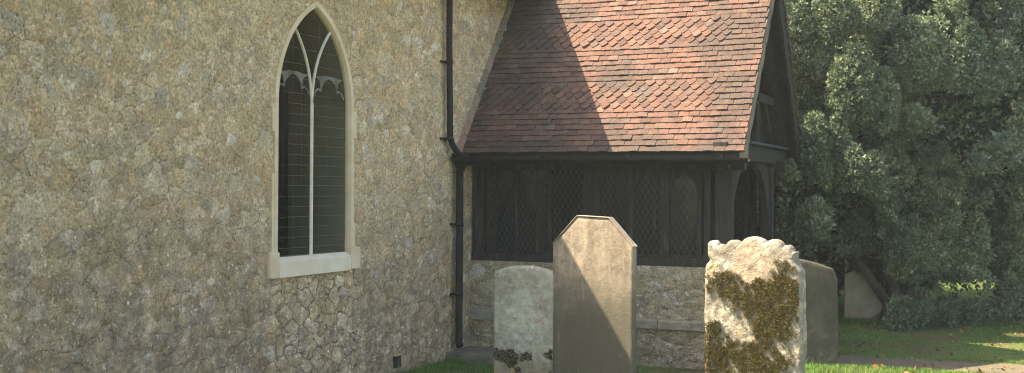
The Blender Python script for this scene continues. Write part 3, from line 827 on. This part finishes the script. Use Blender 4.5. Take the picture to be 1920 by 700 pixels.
def E3(x, z, px, py, rx, ry):
    cx = (px-1414)*.00357; cz = 1.31-(py-447)*.0033
    return ((x-cx)/(rx*.00357))**2+((z-cz)/(ry*.0033))**2
def m3(x, z):
    w = 1.05+2.2*fbm(x+2, z, 11)+6.0*fbm(x, z, 40)
    e = np.minimum.reduce([E3(x, z, *a) for a in ((1362, 533, 26, 17), (1400, 556, 34, 24), (1440, 565, 45, 38), (1470, 530, 24, 42), (1487, 560, 17, 40), (1450, 600, 38, 26),
                                                (1347, 617, 20, 12), (1345, 655, 26, 30), (1395, 672, 48, 26), (1440, 640, 14, 8), (1462, 668, 22, 16), (1350, 690, 34, 20), (1430, 700, 40, 18))])
    return e < w
nm = 11000; pts = scatter(.30, .3, 1.2, nm, m3, 0.0)
cov = .5+fbm(pts[:, 0], pts[:, 2], 12)
pts[:, 1] = -.053-.013*rng.uniform(.2, 1, len(pts))*(.5+cov)-.004
tufts('moss', pts, (0, -1, 0), M['moss'], h3, .012, n=4, up=.35)
# dark leaning stone
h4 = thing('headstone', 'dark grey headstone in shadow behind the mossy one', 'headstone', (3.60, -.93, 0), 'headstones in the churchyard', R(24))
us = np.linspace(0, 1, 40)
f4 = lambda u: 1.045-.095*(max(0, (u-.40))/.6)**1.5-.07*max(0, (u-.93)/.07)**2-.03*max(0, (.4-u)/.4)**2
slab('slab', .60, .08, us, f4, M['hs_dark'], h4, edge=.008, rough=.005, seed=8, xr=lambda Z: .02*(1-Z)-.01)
# pink stone by the yew; slanted outline stands in for a shadow edge
h5 = thing('headstone', 'pale tan headstone whose slanting right edge imitates a shadow line beside the yew trunk', 'headstone', (3.40, 5.40, 0), 'headstones in the churchyard', R(3))
f5 = lambda u: .93-.91*min(1, max(0, (u-.03)/.95))**.92
slab('slab', .62, .09, us, f5, M['hs_pink'], h5, edge=.006, rough=.004, seed=9, nz=30)

# ------------------------------------------------------------------ trees
CP, CQ = 5.333, -11.035; cph, sph = math.cos(R(23.3)), math.sin(R(23.3))
def cam2w(X, Z): return (CP+X*cph-Z*sph, CQ+X*sph+Z*cph)
def px(x, y, Z): return ((x-960)/2250*Z, Z, 1.6-(y-356)/2250*Z)
def leaves(centres, radii, per, size, stretch=1.0):
    """leaf-sized triangles on the surface of many little spheres"""
    n = len(centres); m = n*per
    C = np.repeat(centres, per, 0); r = np.repeat(radii, per)[:, None]
    d = rng.normal(size=(m, 3)); d /= np.linalg.norm(d, axis=1)[:, None]
    P = C+d*r*rng.uniform(.55, 1.08, (m, 1))*np.array([1, 1, stretch])
    t = d*.6+rng.normal(size=(m, 3))*.42; t[:, 2] += .40; t /= np.linalg.norm(t, axis=1)[:, None]
    s = np.cross(t, rng.normal(size=(m, 3))); s /= np.linalg.norm(s, axis=1)[:, None]
    L = size*1.2*rng.uniform(.6, 1.5, (m, 1)); W = L*.35
    return np.stack([P-s*W, P+s*W, P+t*L], 1).reshape(-1, 3)
def plume(base, h, r, nb, lean=(0, 0)):
    """bunch centres over an upright tapering spray"""
    t = rng.uniform(0, 1, nb)**.85; a = rng.uniform(0, 2*math.pi, nb)
    prof = r*np.sin(np.pi*np.clip(t*.78+.17, 0, 1))**.8*rng.uniform(.65, 1.1, nb)
    x = base[0]+np.cos(a)*prof+lean[0]*t*h; y = base[1]+np.sin(a)*prof+lean[1]*t*h; z = base[2]+t*h
    return np.stack([x, y, z], -1), rng.uniform(.045, .085, nb)*(1.15-.5*t)*(.7+r*1.2)
def blob(c, r, n=2600, seed=0, wob=.22):
    k = np.arange(n)+.5; ph = np.arccos(1-2*k/n); th = np.pi*(1+5**.5)*k
    d = np.stack([np.cos(th)*np.sin(ph), np.sin(th)*np.sin(ph), np.cos(ph)], -1)
    s = 1+wob*2*fbm(d[:, 0]*2+seed, d[:, 1]*2+d[:, 2]*3, 2.2)
    return np.array(c)+d*np.array(r)*s[:, None], d
def tree(name, label, X, Z, rx, rd, z0, z1, trunk, mat, nplume, grp=None, det=1.0, size=.03, extra=(), fill=9000, lowgap=None, zc=None, stems=()):
    p, q = cam2w(X, Z); tp, tq = cam2w(*trunk)
    root = thing(name, label, 'tree', (tp, tq, -.11), grp)
    cz = zc or (z0+z1)/2
    V = []
    # plumes over the shell
    pts, d = blob((p, q, cz), (rx, rd, (z1-z0)/2), nplume*2, seed=X)
    sel = rng.permutation(len(pts))[:nplume]
    cen = []; rad = []
    view = np.array([CP-p, CQ-q]); view /= np.linalg.norm(view)
    for i in sel:
        b0 = pts[i]+rng.normal(size=3)*np.array([.22, .22, .2])
        if b0[2] < z0: continue
        front = d[i][:2] @ view
        if front < -.35 and rng.random() < .6: continue
        h = rng.uniform(.6, 1.5); r = h*rng.uniform(.15, .23)
        nb = int(46*det*(h/.8)**1.4)
        if front < -.1: nb = nb//2
        c_, r_ = plume(b0-np.array([0, 0, h*.4]), h, r, nb, (d[i][0]*.25, d[i][1]*.25)); cen.append(c_); rad.append(r_)
    for (ex, ez, dz, h, r) in extra:       # spray positions that stand out: X, depth, height
        a, b_ = cam2w(ex, ez); c_, r_ = plume(np.array([a, b_, dz]), h, r, int(210*det*(h/.9)*(r/.25)), (view[0]*.15, view[1]*.15)); cen.append(c_); rad.append(r_)
    cen = np.concatenate(cen); rad = np.concatenate(rad)
    if lowgap is not None:
        k = ~lowgap(cen); cen, rad = cen[k], rad[k]
    V = leaves(cen, rad, 46, size)
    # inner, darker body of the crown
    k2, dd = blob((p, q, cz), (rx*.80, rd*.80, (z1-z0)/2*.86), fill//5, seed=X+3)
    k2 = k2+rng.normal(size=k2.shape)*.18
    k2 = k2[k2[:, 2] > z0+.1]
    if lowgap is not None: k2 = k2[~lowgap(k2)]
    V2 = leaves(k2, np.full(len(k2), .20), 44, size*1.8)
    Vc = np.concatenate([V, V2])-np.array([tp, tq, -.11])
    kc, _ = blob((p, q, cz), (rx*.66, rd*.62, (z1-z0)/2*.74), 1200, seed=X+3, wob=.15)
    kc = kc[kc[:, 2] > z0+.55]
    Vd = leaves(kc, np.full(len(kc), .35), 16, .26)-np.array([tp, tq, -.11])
    mesh('dark_core', Vd, np.arange(len(Vd)).reshape(-1, 3), M['core'], root)  # dark leaf filler added inside the crown to close it off
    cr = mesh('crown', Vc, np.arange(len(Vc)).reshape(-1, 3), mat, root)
    # trunk with forked limbs
    b = MB(); hh = cz+.9
    b.tube([(0, 0, -.15), (.03, .0, .15), (.02, .03, .7), ((p-tp)*.5, (q-tq)*.5, 1.35), ((p-tp)*.97, (q-tq)*.97, hh)], [.17, .13, .11, .10, .04], 12)
    for k in range(7):
        a = k*2.399; x, y = math.cos(a), math.sin(a); r0 = rx*.75
        ox, oy = (p-tp), (q-tq); b.tube([(ox*.6, oy*.6, 1.4+k*.2), (x*r0*.35+ox, y*r0*.35+oy, 1.9+k*.33), (x*r0*.6+ox, y*r0*.6+oy, 2.4+k*.5)], [.09, .06, .02], 7)
    for k in range(4):
        a = k*1.57+.3; b.tube([(math.cos(a)*.13, math.sin(a)*.13, .5), (math.cos(a)*.26, math.sin(a)*.26, .1), (math.cos(a)*.55, math.sin(a)*.55, -.1)], [.05, .07, .04], 7)
    for (x0, x1, y1, r0) in stems:
        A = np.array([*cam2w(*px(x0, 604, trunk[1])[:2]), -.12]); X1, Z1, h1 = px(x1, y1, trunk[1]-.1); Bp = np.array([*cam2w(X1, Z1), h1]); o0 = np.array([tp, tq, -.11])
        Mi = (A+Bp)/2+np.array([.04, 0, -.05]); b.tube([A-o0+np.array([.05, 0, -.1]), A-o0+(Mi-A)*.3, Mi-o0, Bp-o0], [r0*1.5, r0*1.1, r0, r0*.7], 10)
    b.build('trunk', M['bark'], root, True)
    return root
def ex(x, yb, yt, w, Z):
    X, Zz, zb = px(x, yb, Z); h = (yb-yt)/2250*Z; return (X, Z, zb, h, w/2/2250*Z)
def gapA(c):
    # openings under the skirt where the lawn beyond shows
    X = (c[:, 0]-CP)*cph+(c[:, 1]-CQ)*sph; Z = -(c[:, 0]-CP)*sph+(c[:, 1]-CQ)*cph
    x = 960+X/Z*2250; y = 356-(c[:, 2]-1.6)/Z*2250
    n_ = fbm(x/60, y/60, 1.6); low = (((x-1775)/115)**2+((y-540)/26)**2 < 1+2.2*n_) & (vn(x/9, y/9) > .22) | (x > 1560) & (x < 1668) & (y > 462+14*vn(x/9, y/9))
    return low
exA = [ex(1597, 225, 85, 78, 13.9), ex(1712, 165, 30, 70, 14.1), ex(1738, 160, 35, 50, 14.2), ex(1500, 120, 10, 44, 14.1), ex(1545, 150, 60, 40, 14.1), ex(1560, 75, -30, 66, 14.0),
       ex(1640, 60, -40, 80, 14.0), ex(1600, 355, 270, 44, 13.8), ex(1635, 360, 285, 46, 13.8), ex(1528, 320, 215, 54, 13.9), ex(1528, 440, 372, 52, 13.7), ex(1475, 330, 300, 44, 13.7),
       ex(1655, 240, 130, 50, 14.0), ex(1570, 300, 215, 36, 13.9), ex(1712, 606, 500, 60, 14.9), ex(1685, 608, 560, 50, 14.8), ex(1740, 606, 562, 70, 15.4), ex(1735, 520, 440, 70, 15.0), ex(1675, 520, 430, 34, 15.1), ex(1780, 606, 560, 80, 15.8), ex(1830, 606, 558, 80, 16.0), ex(1705, 530, 430, 60, 14.8), ex(1790, 530, 430, 80, 15.3), ex(1720, 240, 195, 56, 14.1), ex(1540, 345, 270, 30, 13.8)]
exB = [ex(1815, 150, 45, 60, 14.4), ex(1805, 168, 125, 36, 14.4), ex(1878, 160, 60, 56, 14.4), ex(1850, 180, 125, 40, 14.4), ex(1885, 310, 250, 50, 14.3), ex(1838, 315, 285, 40, 14.3), ex(1912, 60, -10, 60, 14.5)]
tree('yew_tree', 'green yew tree with upright sunlit sprays nearest the porch', 5.0, 16.6, 2.5, 1.9, .05, 7.6, (5.15, 15.7), M['leafA'], 270, 'evergreen trees behind the graves', 1.0, .031, exA, lowgap=gapA, zc=3.4, stems=((1690, 1590, 455, .06), (1700, 1640, 440, .07), (1700, 1690, 430, .09)))
tree('yew_tree', 'darker bluish yew tree at the right beyond the lawn', 8.3, 17.4, 2.6, 2.0, .05, 8.0, (8.2, 17.6), M['leafB'], 260, 'evergreen trees behind the graves', .9, .034, exB, lowgap=gapA, zc=3.5)
tree('yew_tree', 'shaded yew tree behind the porch gable', 2.6, 19.8, 2.6, 1.8, .2, 7.5, (2.6, 19.8), M['leafB'], 120, 'evergreen trees behind the graves', .7, .055, fill=7000, zc=3.5)
for k, (X, Z, r, lab) in enumerate(((1.5, 33, 4.5, 'broad green tree far behind the porch'), (9.0, 35, 4.6, 'broad green tree far beyond the lawn, left of two'),
                                    (16.5, 33, 4.8, 'broad green tree far beyond the lawn at the right edge'))):
    tree('broadleaf_tree', lab, X, Z, r, 3, .9, 11, (X, Z), M['leafC'], 90, 'trees beyond the churchyard', .6, .12, fill=6000, zc=5.2)

# ------------------------------------------------------------------ grass
def blades(n, p0, p1, q0, q1, h, keep=None):
    p = rng.uniform(p0, p1, n); q = rng.uniform(q0, q1, n)
    if keep is not None: k = keep(p, q); p, q = p[k], q[k]
    m = len(p); z = gz(p, q); P = np.stack([p, q, z-.005], -1)
    d = rng.normal(size=(m, 3))*.42; d[:, 2] = 1; d /= np.linalg.norm(d, axis=1)[:, None]
    s = np.cross(d, rng.normal(size=(m, 3))); s /= np.linalg.norm(s, axis=1)[:, None]
    L = h*rng.uniform(.4, 1.4, (m, 1)); W = .0032+0*L
    return np.stack([P-s*W, P+s*W, P+d*L], 1).reshape(-1, 3)
V = np.concatenate([
    blades(90000, 1.4, 6.2, -3.6, -.5, .030, lambda p, q: q > -4.2),
    blades(16000, .02, 1.9, -3.2, .2, .035, lambda p, q: (p > .06)),
    blades(5000, .02, .25, -3.2, -.3, .05), blades(2500, 1.4, 4.4, -4.0, -2.2, .07, lambda p, q: vn(p, q, 4) > .55),
    blades(2500, 3.25, 3.95, -1.1, -.75, .07), blades(9000, 3, 8, -1.9, -.2, .05, lambda p, q: vn(p, q, 5) > .6),
    blades(7000, 2.9, 9, 1.7, 2.1, .045, lambda p, q: q > 1.95-.22*vn(p, q*0, 4)), blades(7000, 2.9, 9, .05, .5, .045, lambda p, q: q < .12+.25*vn(p, q*0, 4)),
    blades(50000, 2.7, 8.0, 2.0, 8.0, .030, lambda p, q: vn(p, q, 1.3) > .3),
    blades(9000, 3.0, 4.6, 5.0, 6.0, .075, lambda p, q: vn(p, q, 5) > .35),
    blades(5000, 2.9, 8, 1.88, 2.05, .035), blades(24000, 2, 8, 8, 15, .06)])
m_ = 1500; lp = np.concatenate([rng.uniform(2.6, 7.5, m_), rng.uniform(1.5, 6, 160)]); lq = np.concatenate([rng.uniform(.3, 7.5, m_), rng.uniform(-3, -1, 160)])
lz = gz(lp, lq)+.022; lc = np.stack([lp, lq, lz], -1); ld = rng.normal(size=(len(lp), 3))*[1, 1, .35]; ld /= np.linalg.norm(ld, axis=1)[:, None]
ls = np.cross(ld, rng.normal(size=(len(lp), 3))*[.4, .4, 1]); ls /= np.linalg.norm(ls, axis=1)[:, None]; sz = rng.uniform(.008, .02, (len(lp), 1))
Vl = np.stack([lc-ld*sz*1.5, lc+ls*sz, lc+ld*sz*1.5, lc-ls*sz], 1).reshape(-1, 3)
ll = mesh('fallen_leaves', Vl, np.arange(len(Vl)).reshape(-1, 4), leafm('dry_leaf', (.12, .07, .03), (.20, .13, .05), (.30, .22, .10))); ll['kind'] = 'stuff'
g = mesh('grass', V, np.arange(len(V)).reshape(-1, 3), M['blade']); g['kind'] = 'stuff'

hb = MB(); hb.box((-30, -22, -1.6), (45, 60, 16)); hz_ = NB('glare_haze')  # thin volume added to imitate veiling glare of the lens
pv = hz_.n('VolumePrincipled'); pv.inputs['Color'].default_value = (.80, .95, .95, 1); pv.inputs['Density'].default_value = .0013; pv.inputs['Anisotropy'].default_value = .2
hz_.L.new(pv.outputs[0], hz_.out.inputs['Volume']); hz = hb.build('glare_volume', hz_.m); hz['kind'] = 'stuff'
# ------------------------------------------------------------------ light, sky, camera
S = Vector((-1, -.45, 1.54)).normalized()
EL = math.asin(S.z); RO = math.atan2(S.x, S.y)
w = bpy.data.worlds.new('World'); sc.world = w; w.use_nodes = True
nt = w.node_tree; bg = nt.nodes['Background']; sky = nt.nodes.new('ShaderNodeTexSky'); sky.sky_type = 'NISHITA'
sky.sun_disc = False; sky.sun_elevation = EL; sky.sun_rotation = RO; sky.air_density = 1.0; sky.dust_density = 2.5; sky.ozone_density = 1
nt.links.new(sky.outputs[0], bg.inputs[0]); bg.inputs[1].default_value = .15
sun = bpy.data.lights.new('sun', 'SUN'); sun.energy = 5.0; sun.angle = R(.5); sun.color = (1, .92, .80)
so = bpy.data.objects.new('sun', sun); COL.objects.link(so); so.location = (-10, -4, 15); so.rotation_euler = S.to_track_quat('Z', 'Y').to_euler()
cam = bpy.data.cameras.new('camera'); co = bpy.data.objects.new('camera', cam); COL.objects.link(co); sc.camera = co
cam.sensor_fit = 'HORIZONTAL'; cam.sensor_width = 36; cam.lens = 36*2250/1920; cam.clip_end = 1500; cam.clip_start = .1
cam.shift_y = (356-350)/1920
co.location = (CP, CQ, 1.6)
view = Vector((-sph, cph, 0)); right = Vector((cph, sph, 0)); up = Vector((0, 0, 1)); r = .006
rx = right*math.cos(r)+up*math.sin(r); ry = up*math.cos(r)-right*math.sin(r)
co.rotation_euler = Matrix((rx, ry, -view)).transposed().to_euler()
sc.view_settings.view_transform = 'Standard'; sc.view_settings.look = 'None'; sc.view_settings.exposure = 1.98; sc.view_settings.gamma = 1
sc.view_settings.use_white_balance = True; sc.view_settings.white_balance_temperature = 7600; sc.view_settings.white_balance_tint = 14
sc.cycles.filter_width = 1.15; sc.cycles.max_bounces = 8; sc.cycles.transparent_max_bounces = 16
